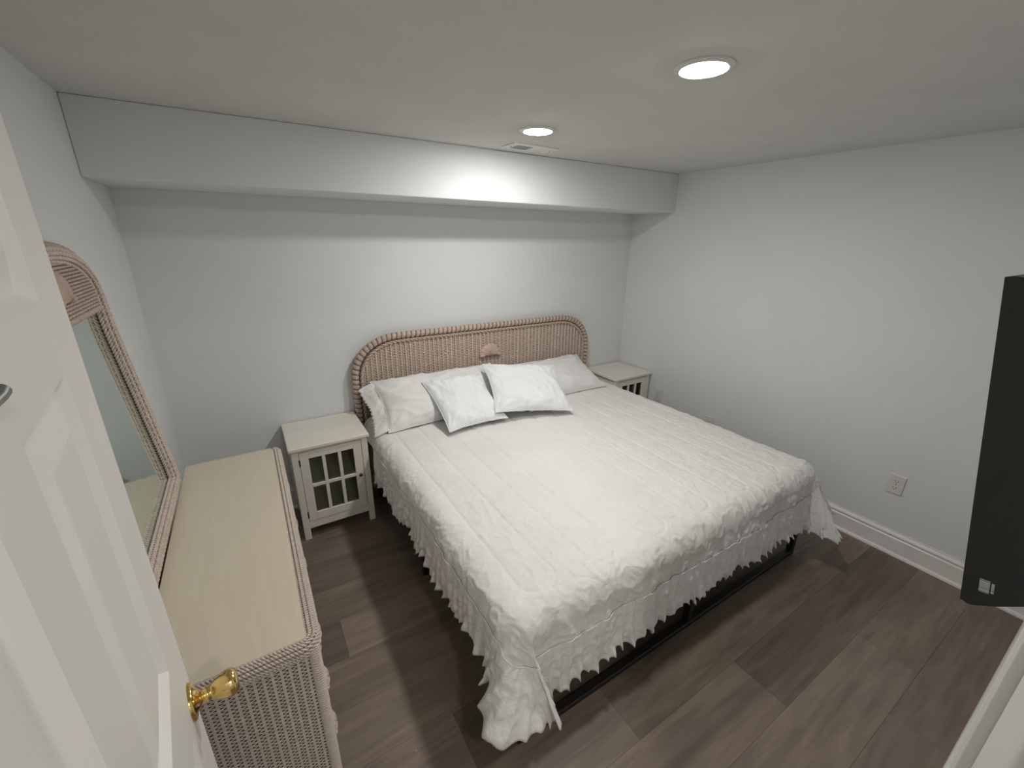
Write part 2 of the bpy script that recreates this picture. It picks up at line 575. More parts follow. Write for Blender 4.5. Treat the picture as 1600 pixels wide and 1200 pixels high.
# ------------------------------------------------------------------ ceiling fixtures
def downlight(x, y, label, lens='lens'):
    t = empty('recessed_downlight', (x, y, H))
    tag(t, label, 'ceiling light', 'recessed ceiling downlights')
    MB().lathe([(0.085, 0.0), (0.085, -0.003), (0.079, -0.0075), (0.068, -0.009), (0.064, -0.006), (0.064, 0.0)], 48, cap0=False,
               cap1=False).build('trim_ring', 'vent', t, True, 40)
    MB().lathe([(0.064, -0.004), (0.062, -0.0095), (0.050, -0.0115), (0.025, -0.0125), (0.001, -0.0128)], 48, cap0=False).build(
        'diffuser', lens, t, True)
    return t


downlight(1.705, 0.955, 'lit round ceiling downlight nearer the camera, larger of the two')
downlight(1.745, 1.856, 'lit round ceiling downlight beside the air vent, smaller of the two')
tag(downlight(0.75, -0.75, 'lit round downlight on the hallway ceiling outside the doorway', 'lens_hall'))

vent = empty('ceiling_vent', (1.945, 2.212, H))
tag(vent, 'white metal air vent in the ceiling next to the soffit', 'vent')
vw, vd = 0.150, 0.072
m = MB()
for x0, x1, y0, y1 in ((-vw, vw, -vd, -0.046), (-vw, vw, 0.046, vd), (-vw, -0.108, -0.046, 0.046), (0.108, vw, -0.046, 0.046),
                       (-0.006, 0.006, -0.046, 0.046)):
    m.box(x0, x1, y0, y1, -0.007, 0.0, 0.0015)
m.build('vent_frame', 'vent', vent)
MB().box(-0.108, 0.108, -0.046, 0.046, -0.0012, -0.0002).build('duct_shade', 'dark', vent)  # flat dark sheet: shade of the open duct painted in, no hole behind
for k in range(6):
    x = -0.098 + k * 0.017
    MB().prism([(x - 0.001, -0.0015), (x + 0.001, -0.0015), (x + 0.0045, -0.0065), (x + 0.0025, -0.0065)], 'y', -0.046, 0.046).build(
        'slat', 'nickel', vent)
for k in range(6):
    x = 0.010 + k * 0.0165
    MB().prism([(x, -0.0015), (x + 0.001, -0.0030), (x + 0.0162, -0.0062), (x + 0.0152, -0.0045)], 'y', -0.046, 0.046).build(
        'slat', 'vent', vent)
for x in (-0.130, 0.130):
    MB().lathe([(0.005, 0), (0.004, -0.0025), (0.001, -0.003)], 12, Matrix.Translation((x, 0, -0.007)), cap0=False).build(
        'screw', 'nickel', vent, True)


# ------------------------------------------------------------------ wall outlets (right wall)
def outlet(y, z, label):
    t = empty('wall_outlet', (W, y, z))
    tag(t, label, 'outlet', 'duplex outlets on the right wall')
    # local: x towards room is negative
    MB().box(-0.008, 0.0, -0.036, 0.036, -0.058, 0.058, 0.003).build('face_plate', 'outlet', t)
    for s in (-1, 1):
        zc = s * 0.020
        r = MB()
        poly = []
        for k in range(20):
            a = 2 * PI * k / 20
            poly.append((0.0165 * cos(a), zc + max(-0.0125, min(0.0125, 0.0165 * sin(a)))))
        r.prism(poly, 'x', -0.0095, -0.007)
        rc = r.build('receptacle', 'outlet', t)
        for dy, h in ((-0.0065, 0.0045), (0.0065, 0.0035)):
            MB().box(-0.0099, -0.0090, dy - 0.0011, dy + 0.0011, zc + 0.002 - h, zc + 0.002 + h).build('slot', 'dark', rc)
        MB().lathe([(0.0024, 0), (0.0024, 0.0009)], 10, Matrix.Translation((-0.0090, 0, zc - 0.008)) @ Matrix.Rotation(-PI / 2, 4, 'Y')).build(
            'slot', 'dark', rc)
    MB().lathe([(0.003, 0), (0.0028, 0.001), (0.001, 0.0014)], 12, Matrix.Translation((-0.008, 0, 0)) @ Matrix.Rotation(-PI / 2, 4, 'Y')).build(
        'screw', 'nickel', t, True)
    return t


outlet(0.615, 0.423, 'white duplex outlet on the right wall above the exposed baseboard')
outlet(2.300, 0.420, 'white duplex outlet on the right wall beside the far nightstand')
outlet(1.785, 0.345, 'white outlet mostly hidden behind the bed, only its top edge showing')


# ------------------------------------------------------------------ wicker helpers
def path_frames(P, binormal):
    """tangent, in-plane normal and the given binormal at every point of a planar polyline"""
    P = [Vector(p) for p in P]
    B = Vector(binormal).normalized()
    out = []
    s = 0.0
    for i in range(len(P)):
        a, b = P[max(i - 1, 0)], P[min(i + 1, len(P) - 1)]
        t = (b - a).normalized()
        if i:
            s += (P[i] - P[i - 1]).length
        out.append((P[i], t, B.cross(t).normalized(), B, s))
    return out


def resample(P, step):
    P = [Vector(p) for p in P]
    seg = [(P[i + 1] - P[i]).length for i in range(len(P) - 1)]
    L = sum(seg)
    n = max(2, int(round(L / step)))
    out, i, acc = [], 0, 0.0
    for k in range(n + 1):
        d = L * k / n
        while i < len(seg) - 1 and acc + seg[i] < d:
            acc += seg[i]
            i += 1
        out.append(P[i].lerp(P[i + 1], min(1.0, (d - acc) / seg[i]) if seg[i] > 0 else 0))
    return out


def rope(m, P, binormal, on, ob, rh, rs, pitch, strands=2, sides=5, per=8, flat=1.0):
    """twisted strands that follow a planar path with an offset (on in-plane, ob out of plane)"""
    F = path_frames(resample(P, pitch / per), binormal)
    for q in range(strands):
        pts = []
        for p, t, n, b, s in F:
            a = 2 * PI * (s / pitch + q / strands)
            pts.append(p + n * (on + rh * cos(a)) + b * (ob + flat * rh * sin(a)))
        m.tube(pts, rs, sides)


def wraps(m, P, binormal, r, pitch, width, lean=0.35, sides=12, rb=None, thick=0.002):
    """separate wrapped turns round a core"""
    F = path_frames(resample(P, pitch), binormal)
    rb = rb or r
    for p, t, n, b, s in F:
        o = len(m.v)
        prof = [(-width / 2, 0.0), (-width / 3.2, thick), (width / 3.2, thick), (width / 2, 0.0)]
        for du, dr in prof:
            for k in range(sides):
                a = 2 * PI * k / sides
                sh = du + lean * pitch * cos(a)
                m.v.append(tuple(p + t * sh + n * ((r + dr) * cos(a)) + b * ((rb + dr) * sin(a))))
        for i in range(3):
            for k in range(sides):
                k2 = (k + 1) % sides
                m.f.append((o + i * sides + k, o + i * sides + k2, o + i * sides + sides + k2, o + i * sides + sides + k))


def weft(m, x0, x1, z, org, ax, az, an, pitch, amp, r, flip, per=4, sides=4, jig=0.0):
    """one woven strand running along ax at height z, weaving over and under stakes"""
    n = max(2, int(round((x1 - x0) / pitch * per)))
    pts = []
    for i in range(n + 1):
        x = x0 + (x1 - x0) * i / n
        y = amp * cos(PI * x / pitch + (PI if flip else 0))
        pts.append(org + ax * x + az * (z + jig * noise.noise((x * 9, z * 31, 1.7))) + an * y)
    m.tube(pts, r, sides)


# ------------------------------------------------------------------ headboard
HX0, HX1, HZ = 0.952, 2.963, 1.125
hb = empty('wicker_headboard', ((HX0 + HX1) / 2, D - 0.055, 0))
tag(hb, 'blush wicker headboard with rounded corners and a shell in its middle', 'headboard')
hw = (HX1 - HX0) / 2


def hb_outline(inset, rx=0.34, rz=0.30, zbot=0.03, n=14, e=2.3):
    a, top = hw - inset, HZ - inset
    rx, rz = rx - inset * 0.7, rz - inset * 0.7
    pts = [(-a, zbot), (-a, zbot + 0.25), (-a, top - rz)]
    arc = []
    for k in range(1, n):
        t = PI / 2 * k / n
        arc.append((rx * (1 - cos(t) ** (2 / e)), rz * sin(t) ** (2 / e)))
    for dx, dz in arc:
        pts.append((-a + dx, top - rz + dz))
    pts += [(-a + rx, top), (0, top), (a - rx, top)]
    for dx, dz in arc[::-1]:
        pts.append((a - dx, top - rz + dz))
    pts += [(a, top - rz), (a, zbot + 0.25), (a, zbot)]
    return [Vector((x, 0, z)) for x, z in pts]


rim = hb_outline(0.025)
m = MB()
m.tube(resample(rim, 0.02), 0.0205, 12)
m.build('rim_core', 'core', hb, True)
m = MB()
wraps(m, rim, (0, -1, 0), 0.0215, 0.0330, 0.0235, 0.12, 12, thick=0.0022)
m.build('rim_wrap', 'wick', hb, True)
m = MB()
rope(m, hb_outline(0.061), (0, -1, 0), 0, 0.010, 0.0060, 0.0060, 0.060, 2, 6, 10)
m.build('braid', 'wick', hb, True)

# woven field
zlow, inn = 0.42, 0.058
ol = hb_outline(inn, zbot=zlow)


def hb_half(z):
    top = HZ - inn
    rz, rx = 0.30 - inn * 0.7, 0.34 - inn * 0.7
    a = hw - inn
    if z <= top - rz:
        return a
    q = min(1.0, (z - (top - rz)) / rz)
    s = min(1.0, q) ** (2.3 / 2)          # sin t
    c = math.sqrt(max(0.0, 1 - s * s))
    return a - rx * (1 - c ** (2 / 2.3))


m = MB()
SP = 0.0335
ztop = HZ - inn
k = 0
z = zlow
while z < ztop - 0.004:
    h = hb_half(z)
    weft(m, -h, h, z, Vector((0, 0, 0)), Vector((1, 0, 0)), Vector((0, 0, 1)), Vector((0, -1, 0)), SP, 0.0030, 0.0056, k % 2, 4, 4, 0.002)
    z += 0.0098
    k += 1
m.build('weave', 'wick', hb, True)
bm_ = MB()
poly = [(p.x, p.z) for p in hb_outline(0.05, zbot=0.40)]
bm_.prism(poly, 'y', 0.008, 0.016)
bm_.build('backing', 'core', hb)
nst = int(hw / SP)
for k in range(-nst, nst + 1):
    x = (k + 0.5 * 0) * SP
    # stand to the height of the rim above it
    lo, hi = zlow, ztop
    if abs(x) > hb_half(lo):
        continue
    for _ in range(30):
        md = (lo + hi) / 2
        if hb_half(md) >= abs(x):
            lo = md
        else:
            hi = md
    if lo < zlow + 0.05:
        continue
    MB().tube([(x, -0.0065, zlow), (x, -0.0065, lo)], 0.0050, 6).build('stake', 'wick_l', hb, True, 60)
for x in (-hw + 0.20, hw - 0.20):
    MB().box(x - 0.03, x + 0.03, 0.018, 0.040, 0.0, 0.80, 0.003).build('leg', 'core', hb)


def shell(m, w, h, t, org, ax, az, an, ribs=9):
    """scallop fan: hinge at the bottom, ribbed dome"""
    nu, nv = ribs * 4 + 1, 9
    pts = []
    for i in range(nu):
        u = i / (nu - 1)
        a = PI * (1.04 - 1.08 * u)
        rib = abs(sin(PI * ribs * u))
        for j in range(nv):
            v = j / (nv - 1)
            R = v * (1 + 0.06 * rib * v)
            x = 0.5 * w * R * cos(a)
            z = h * R * max(-0.05, sin(a))
            y = t * math.sqrt(max(0.0, 1 - v ** 2.4)) * (0.82 + 0.18 * rib) + 0.15 * t * rib * v * (1 - v)
            pts.append(org + ax * x + az * z + an * y)
    m.grid(pts, nu, nv, True)
    for sgn in (-1, 1):      # ears by the hinge
        pts = [org + ax * (sgn * w * q) + az * (-h * 0.12 * sin(PI * i / 4)) + an * (0.4 * t) for i, q in
               enumerate((0.30, 0.38, 0.44, 0.49, 0.52))]
        m.tube(pts, [0.16 * h, 0.15 * h, 0.14 * h, 0.12 * h, 0.08 * h], 8)
    pts = [org + ax * (w * q) + az * (-h * 0.10 * (1 - (q / 0.34) ** 2)) + an * (0.3 * t) for q in (-0.34, -0.2, 0, 0.2, 0.34)]
    m.tube(pts, 0.10 * h, 8)


m = MB()
shell(m, 0.170, 0.078, 0.028, Vector((1.970 - (HX0 + HX1) / 2, -0.012, 0.886)), Vector((1, 0, 0)), Vector((0, 0, 1)), Vector((0, -1, 0)))
m.build('shell_ornament', 'shell', hb, True)


# ------------------------------------------------------------------ bed
BX0, BX1, BY0, BY1 = 0.995, 2.945, 0.815, 2.690      # mattress
bed = empty('platform_bed', ((BX0 + BX1) / 2, (BY0 + BY1) / 2, 0))
tag(bed, 'black metal platform bed frame under the white bedding', 'bed frame')
ox, oy = (BX0 + BX1) / 2, (BY0 + BY1) / 2
FX0, FX1 = 1.030, 2.935
m = MB()
for y in (0.835, 1.775, 2.640):
    m = MB()
    m.box(FX0 - ox, FX1 - ox, y - oy, y + 0.032 - oy, 0.0, 0.026, 0.003)
    m.build('floor_bar', 'metal', bed)
    for x in (FX0, (FX0 + FX1) / 2 - 0.014, FX1 - 0.030):
        MB().box(x - ox, x + 0.030 - ox, y - oy, y + 0.032 - oy, 0.026, 0.290, 0.002).build('leg', 'metal', bed)
for x in (FX0, (FX0 + FX1) / 2 - 0.015, FX1 - 0.030):
    MB().box(x - ox, x + 0.030 - ox, 0.835 - oy, 2.672 - oy, 0.290, 0.325, 0.002).build('side_rail', 'metal', bed)
for k in range(9):
    y = 0.86 + k * 0.218
    MB().box(FX0 + 0.03 - ox, FX1 - 0.03 - ox, y - oy, y + 0.03 - oy, 0.305, 0.325, 0.002).build('slat', 'metal', bed)
mt = MB().box(BX0 + 0.02, BX1 - 0.02, BY0 + 0.03, BY1 - 0.005, 0.326, 0.560, 0.04).build('mattress', 'mattress')
tag(mt, 'white mattress hidden under the quilted comforter', 'mattress')

# comforter -------------------------------------------------------------
QX0, QX1, QY0, QY1 = 1.064, 2.882, 0.902, 2.685      # where the flat top ends
QR, QZ = 0.084, 0.585
QA = QR * PI / 2
OV_L, OV_F, OV_R = 0.130, 0.205, 0.165               # quilted overhang measured along the cloth
RUF = 0.195
LINES = [1.095 + 0.1455 * k for k in range(13)]
YU, YH = 0.965, 2.35                                   # where the U turns of the stitching sit


def stitch_dist(a, b):
    d = 1.0
    hwid = 0.1455 / 2
    for k in range(12):
        c = (LINES[k] + LINES[k + 1]) / 2
        if abs(a - c) > 0.2:
            continue
        if k % 2 == 0:      # turn at the foot
            if b < YU:
                d = min(d, abs(math.hypot(a - c, b - YU) - hwid))
        else:
            if b > YH:
                d = min(d, abs(math.hypot(a - c, b - YH) - hwid))
    if YU <= b <= YH:
        for x in LINES:
            d = min(d, abs(a - x))
    return d


def profile(r):
    if r < QA:
        t = r / QR
        return QR * sin(t), QR * (1 - cos(t)), t
    e = r - QA
    return QR + 0.07 * e, QR + 0.99 * e, PI / 2


def drape(a, b, disp=0.0):
    dx = QX0 - a if a < QX0 else (a - QX1 if a > QX1 else 0.0)
    sx = -1 if a < QX0 else 1
    dy = max(0.0, QY0 - b)
    bx, by = min(max(a, QX0), QX1), max(b, QY0)
    r = math.hypot(dx, dy)
    if r < 1e-9:
        e = Vector((0, 0, 0))
    else:
        e = Vector((sx * dx / r, -dy / r, 0))
    out, drop, t = profile(r)
    P = Vector((bx, by, QZ))
    if dx > 0 and dy > 0:       # corner: folds of spare cloth
        ph = math.atan2(dy, dx)
        k = max(0.0, r - 0.12)
        q = sin(2 * ph) ** 0.8
        out += k * q * (0.44 + 0.19 * cos(ph * 8 + (0.9 if sx < 0 else 2.4)) + (0.08 if sx > 0 else 0.0))
        drop -= k * q * 0.04
        if sx < 0:
            P.x += 0.16 * k * q
        tg = Vector((-e.y, e.x, 0)) if sx < 0 else Vector((e.y, -e.x, 0))
        P += tg * ((ph - PI / 4) * sin(2 * ph) * k * 0.85)
    nrm = e * sin(t) + Vector((0, 0, cos(t)))
    return P + e * out - Vector((0, 0, drop)) + nrm * disp, nrm, r


def wrinkle(a, b, r):
    n1 = noise.noise((a * 5.5, b * 4.0, 0.3))
    n2 = noise.noise((a * 17, b * 14, 4.1))
    n3 = noise.noise((a * 46, b * 40, 8.0))
    foot = min(1.0, max(0.0, 1 - (b - 0.75) / 1.1))
    w = 0.0045 * n1 + 0.0028 * n2 * (0.5 + foot) + 0.0009 * n3
    for f, o, amp in ((8.0, 3.0, 0.0042), (15.0, 7.0, 0.0032)):     # ridged creases
        cr = 1 - abs(noise.noise((a * f + o + n1, b * f * 0.8 + n2, 2.2 + o))) * 2.4
        w += amp * max(0.0, cr) ** 4 * (0.35 + foot)
    return w


def hang_wave(p, r):
    k = min(1.0, r / 0.2)
    return k * (0.016 * noise.noise(p * 6.5) + 0.008 * noise.noise(p * 17.0) + 0.003 * noise.noise(p * 42.0))


def quilt_h(a, b):
    d = stitch_dist(a, b)
    return 0.0052 * (1 - math.exp(-(d / 0.0065) ** 2)) + 0.0012 * (1 - math.exp(-(d / 0.04) ** 2))


CORNER = 0.09
a0, a1, b0 = QX0 - OV_L, QX1 + OV_R, QY0 - OV_F


def hem_clip(a, b):
    """pull points of the square corner on to the rounded corner of the quilted body"""
    for cx, sx in ((a0 + CORNER, -1), (a1 - CORNER, 1)):
        cy = b0 + CORNER
        if (a - cx) * sx > 0 and b < cy:
            d = Vector(((a - cx), b - cy))
            mx = max(abs(d.x), abs(d.y))
            L = d.length
            if L > 1e-9:
                f = mx / L
                return cx + d.x * f, cy + d.y * f
    return a, b


def body_disp(a, b):
    p, nrm, r = drape(a, b)
    h = quilt_h(a, b) + wrinkle(a, b, r)
    if r > 0.0:             # puckers across the rounded edge and waves in the hanging part
        s = (b if (a < QX0 or a > QX1) else a)
        ed = math.exp(-((r - 0.07) / 0.07) ** 2)
        h += 0.0050 * ed * noise.noise((s * 27, r * 5, 5.5)) + hang_wave(p, r)
    return h


nu, nv = 380, 350
pts = []
for i in range(nu):
    a_ = a0 + (a1 - a0) * i / (nu - 1)
    for j in range(nv):
        b_ = b0 + (QY1 - b0) * j / (nv - 1)
        a, b = hem_clip(a_, b_)
        pts.append(drape(a, b, body_disp(a, b))[0])
cf = empty('comforter', (ox, oy, 0))
tag(cf, 'white quilted comforter with ruffled eyelet hem spread over the bed', 'comforter')
m = MB().grid([p - Vector((ox, oy, 0)) for p in pts], nu, nv)
m.build('quilted_top', 'quilt', cf, True)

# ruffle round the hem: path on the cloth, then outward
path = []
n_side = 330


def add_seg(p, q, n, nrm):
    for k in range(n):
        t = k / n
        path.append((p[0] + (q[0] - p[0]) * t, p[1] + (q[1] - p[1]) * t, nrm[0], nrm[1]))


def add_arc(cx, cy, t0, t1, n):
    for k in range(n):
        t = t0 + (t1 - t0) * k / n
        path.append((cx + CORNER * cos(t), cy + CORNER * sin(t), cos(t), sin(t)))


add_seg((a0, QY1 - 0.30), (a0, b0 + CORNER), 340, (-1, 0))
add_arc(a0 + CORNER, b0 + CORNER, PI, PI * 1.5, 90)
add_seg((a0 + CORNER, b0), (a1 - CORNER, b0), 380, (0, -1))
add_arc(a1 - CORNER, b0 + CORNER, PI * 1.5, PI * 2, 90)
add_seg((a1, b0 + CORNER), (a1, QY1 - 0.30), 300, (1, 0))
nt_ = 26
rp, seam = [], []
s = 0.0
prev = None
for a, b, nx, ny in path:
    if prev:
        s += math.hypot(a - prev[0], b - prev[1]) * (1.0 if nx in (0, 1, -1) else 2.6)     # more gathers at the corners
    prev = (a, b)
    ph = 2 * PI * (s / 0.058 + 1.5 * noise.noise((s * 4.0, 0.2, 0.7)))
    ph2 = 2 * PI * (s / 0.048 + 1.2 * noise.noise((s * 7.0, 3.2, 0.7)))
    gath = 0.45 + 0.9 * abs(noise.noise((s * 5.5, 7.0, 2.0)))
    ln = RUF * (1 + 0.16 * noise.noise((s * 4.1, 5, 1)) + 0.13 * noise.noise((s * 9.0, 1.1, 2.0)))
    if nx < -0.5 and b > 2.2:
        ln *= 1.15
    hb0 = body_disp(a, b)
    for j in range(nt_):
        t = j / (nt_ - 1)
        hemk = max(0.0, (t - 0.66) / 0.34)
        tt = t * ln * (1 + 0.05 * t * abs(sin(ph2 / 2)))
        A, Bc = a + nx * tt, b + ny * tt
        p0, nrm, r = drape(A, Bc)
        amp = gath * (0.002 + 0.013 * t ** 1.1)
        d = 0.004 + hb0 * (1 - t) + hang_wave(p0, r) * t + amp * sin(ph) + 0.010 * hemk * sin(ph2) \
            + 0.012 * t * noise.noise((s * 13, t * 4.0, 3.3)) + 0.006 * min(1, t * 4) * noise.noise((s * 34, t * 9.0, 6.3))
        p, nn, _ = drape(A, Bc, d)
        tang = Vector((-nn.y, nn.x, 0))
        p += tang * (0.010 * t * gath * cos(ph + 0.8) + 0.003 * hemk * cos(ph2))
        if p.z < 0.006:
            p.z = 0.006 + 0.004 * abs(sin(ph))
        rp.append(p - Vector((ox, oy, 0)))
        if j == 0:
            q, n2, _ = drape(A, Bc, hb0 + 0.0035)
            seam.append(q - Vector((ox, oy, 0)))
m = MB().grid(rp, len(path), nt_, True)
rf = m.build('ruffle', 'lace', cf, True)
sd = rf.modifiers.new('thickness', 'SOLIDIFY')
sd.thickness = 0.002
MB().tube(seam, 0.0024, 6).build('seam_cord', 'quilt', cf, True)


# pillows ---------------------------------------------------------------
def pillow_mesh(w, d, t, seed, flap=None, lean=0.0, crush=0.0):
    """soft pillow, local x = width, y = height of the pillow, z = thickness"""
    nu, nv = 64, 48
    m = MB()
    for side in (1, -1):
        pts = []
        for i in range(nu):
            u = -1 + 2 * i / (nu - 1)
            for j in range(nv):
                v = -1 + 2 * j / (nv - 1)
                fu = max(0.0, 1 - abs(u) ** 2.8) ** 0.55
                fv = max(0.0, 1 - abs(v) ** 2.8) ** 0.55
                x = u * w / 2 * (1 - 0.075 * (1 - v * v) * abs(u) ** 2)
                y = v * d / 2 * (1 - 0.085 * (1 - u * u) * abs(v) ** 2)
                e = fu * fv
                z = t / 2 * e
                edge = min(1 - abs(u), 1 - abs(v))
                # creases that radiate from the corners and run in from the seams
                ca = math.atan2(1 - abs(v), 1 - abs(u))
                cr = math.hypot(1 - abs(u), 1 - abs(v))
                z += 0.011 * math.exp(-(cr / 0.45) ** 2) * sin(ca * 13 + seed) * min(1, edge * 12) * e ** 0.3
                z += 0.010 * noise.noise((u * 9 + seed, v * 2.2, side)) * math.exp(-((1 - abs(v)) / 0.35) ** 2) * min(1, edge * 10)
                z += 0.010 * noise.noise((u * 2.2 + seed, v * 7, side + 5)) * math.exp(-((1 - abs(u)) / 0.35) ** 2) * min(1, edge * 10)
                z += (0.014 * noise.noise((u * 2.2 + seed, v * 2.0, 2)) + 0.006 * noise.noise((u * 6, v * 5 + seed, 7))) * min(1, edge * 4)
                wx = noise.noise((u * 1.5, v * 1.5 + seed, 4.4))
                rd = max(0.0, 1 - abs(noise.noise((u * 2.6 + v * 1.4 + wx + seed, v * 1.3 - u * 0.8, 6.6 + side))) * 3.2)
                z += 0.010 * rd ** 3 * min(1, edge * 5) * (0.35 + math.exp(-(edge / 0.45) ** 2))
                wv = 0.006 * noise.noise((u * 3 + seed, v * 3, 11)) * (1 - e)
                pts.append((x, y, side * z + wv + crush * (u * u - 0.3) * 0.5 + lean * x))
        m.grid(pts, nu, nv, side < 0)
    return m


def pillow(name, label, w, d, t, cen, xa, tilt_dir, seed, mat, flaps=()):
    xa = Vector(xa).normalized()
    ya = Vector(tilt_dir)
    ya = (ya - xa * ya.dot(xa)).normalized()
    za = xa.cross(ya)
    M = Matrix((xa, ya, za)).transposed().to_4x4()
    t_ = empty(name, cen)
    t_.matrix_world = Matrix.Translation(cen) @ M
    tag(t_, label, 'pillow', 'white pillows on the bed')
    pillow_mesh(w, d, t, seed).build('pillowcase', mat, t_, True)
    # piped seam round the edge
    pts = []
    for k in range(160):
        q = k / 40.0
        i, f = int(q), q - int(q)
        u, v = [(-1 + 2 * f, -1), (1, -1 + 2 * f), (1 - 2 * f, 1), (-1, 1 - 2 * f)][i]
        x = u * w / 2 * (1 - 0.075 * (1 - v * v) * abs(u) ** 2)
        y = v * d / 2 * (1 - 0.085 * (1 - u * u) * abs(v) ** 2)
        pts.append((x, y, 0.006 * noise.noise((u * 3 + seed, v * 3, 11))))
    MB().tube(pts, 0.0028, 6, True).build('seam', mat, t_, True)
    for sx, wid in flaps:          # open end of the case with its scalloped lace
        nu_, nv_ = 12, 60
        g = []
        for side in (1,):
            for i in range(nu_):
                q = i / (nu_ - 1)
                for j in range(nv_):
                    v = -1 + 2 * j / (nv_ - 1)
                    xx = w / 2 * (1 - 0.075 * (1 - v * v))
                    sc = 0.010 * abs(sin(v * 22)) * q ** 3
                    z = 0.012 * sin(v * 7 + seed) * q + 0.006 * noise.noise((v * 6, q * 3, seed)) - 0.055 * q ** 1.4
                    g.append((sx * (xx - 0.012 + q * wid + sc), v * d / 2 * (0.92 + 0.06 * q) * (1 - 0.06 * q * q), z))
        fl = MB().grid(g, nu_, nv_, sx < 0).build('lace_cuff', 'lace', t_, True)
        sm = fl.modifiers.new('thickness', 'SOLIDIFY')
        sm.thickness = 0.003
        sm.offset = 0
    return t_


pillow('bed_pillow', 'long white pillow with lace cuff against the headboard beside the near nightstand', 0.90, 0.42, 0.165,
       (1.505, 2.525, 0.712), (1, 0, 0), (0, 0.85, 0.52), 1.0, 'pillow_b', [(-1, 0.085)])
pillow('bed_pillow', 'white pillow with lace cuff against the headboard beside the far nightstand', 0.84, 0.42, 0.155,
       (2.400, 2.520, 0.686), (1, 0.02, 0), (0, 0.90, 0.42), 5.0, 'pillow_b', [(1, 0.070)])
pillow('bed_pillow', 'small white pillow in front nearer the dresser, tucked under its neighbour', 0.41, 0.46, 0.12,
       (1.560, 2.340, 0.722), (1, 0.02, 0), (0.02, 0.90, 0.42), 9.0, 'pillow')
pillow('bed_pillow', 'small white pillow in front, its corner lapping over the other small one', 0.55, 0.45, 0.13,
       (2.005, 2.275, 0.752), (1, -0.24, -0.10), (0.12, 0.87, 0.46), 14.0, 'pillow')


# ------------------------------------------------------------------ nightstands
NW, ND, NH = 0.437, 0.406, 0.607


def make_nightstand():
    t = empty('nightstand', (0, 0, 0))      # origin: centre of footprint, front towards -y
    hw_, hd = NW / 2, ND / 2
    MB().box(-hw_, hw_, -hd, hd, NH - 0.022, NH, 0.004).build('top', 'stand', t)
    lx, ly = hw_ - 0.012, hd - 0.012
    LS = 0.036
    for sx in (-1, 1):
        for sy in (-1, 1):
            x, y = sx * lx, sy * ly
            MB().box(x, x - sx * LS, y, y - sy * LS, 0, NH - 0.022, 0.002).build('leg', 'stand', t)
    for sx in (-1, 1):
        MB().box(sx * (lx - 0.006), sx * (lx - 0.018), -ly + LS, ly - LS, 0.075, NH - 0.022).build('side_panel', 'stand', t)
    MB().box(-lx + LS, lx - LS, ly - 0.016, ly - 0.008, 0.075, NH - 0.022).build('back_panel', 'stand_in', t)
    MB().box(-lx + 0.018, lx - 0.018, -ly + 0.040, ly - 0.016, 0.110, 0.125).build('bottom_shelf', 'stand_in', t)
    MB().box(-lx + 0.018, lx - 0.018, -ly + 0.040, ly - 0.016, 0.338, 0.352).build('shelf', 'stand_in', t)
    MB().box(-lx + LS, lx - LS, -ly + 0.004, -ly + 0.022, 0.070, 0.118, 0.002).build('apron', 'stand', t)
    MB().box(-lx + LS, lx - LS, -ly + 0.004, -ly + 0.022, NH - 0.036, NH - 0.022).build('top_rail', 'stand', t)
    # door
    dx, z0, z1 = lx - LS - 0.002, 0.121, NH - 0.038
    yf, yb = -ly + 0.001, -ly + 0.020
    st = 0.047
    d = MB()
    d.box(-dx, -dx + st, yf, yb, z0, z1, 0.0015)
    d.box(dx - st, dx, yf, yb, z0, z1, 0.0015)
    d.box(-dx + st, dx - st, yf, yb, z0, z0 + 0.050, 0.0015)
    d.box(-dx + st, dx - st, yf, yb, z1 - 0.042, z1, 0.0015)
    dr = d.build('door', 'stand', t)
    ix0, ix1, iz0, iz1 = -dx + st, dx - st, z0 + 0.050, z1 - 0.042
    mw = 0.018
    pw = (ix1 - ix0 - 2 * mw) / 3
    for k in (1, 2):
        x = ix0 + k * pw + (k - 1) * mw
        MB().box(x, x + mw, yf + 0.001, yb - 0.002, iz0, iz1, 0.0015).build('muntin', 'stand', dr)
    zm = (iz0 + iz1) / 2
    MB().box(ix0, ix1, yf + 0.0005, yb - 0.0025, zm - mw / 2, zm + mw / 2, 0.0015).build('muntin', 'stand', dr)
    for c in range(3):
        x = ix0 + c * (pw + mw)
        for a, b in ((iz0, zm - mw / 2), (zm + mw / 2, iz1)):
            MB().box(x - 0.003, x + pw + 0.003, yb - 0.009, yb - 0.006, a - 0.003, b + 0.003).build('pane', 'pane', dr)
    MB().lathe([(0.004, 0), (0.004, 0.010), (0.010, 0.014), (0.011, 0.020), (0.008, 0.025), (0.002, 0.026)], 20,
               Matrix.Translation((dx - st / 2, yf, zm)) @ Matrix.Rotation(PI / 2, 4, 'X')).build('knob', 'bronze', dr, True)
    for z in (z0 + 0.045, z1 - 0.06):
        MB().lathe([(0.004, -0.020), (0.004, 0.020)], 10, Matrix.Translation((-dx - 0.001, yf, z))).build('hinge', 'bronze', dr, True, 40)
    return t


NYC = D - 0.010 - ND / 2
ns = make_nightstand()
ns.location = (0.7325, NYC, 0)
tag(ns, 'cream nightstand with glass-paned door between the wicker dresser and the bed', 'nightstand', 'matching cream nightstands')
ns2 = copy_tree(ns)
ns2.location = (W - 0.012 - NW / 2, NYC, 0)
ns2['label'] = 'cream nightstand in the far right corner, partly hidden behind the bed'


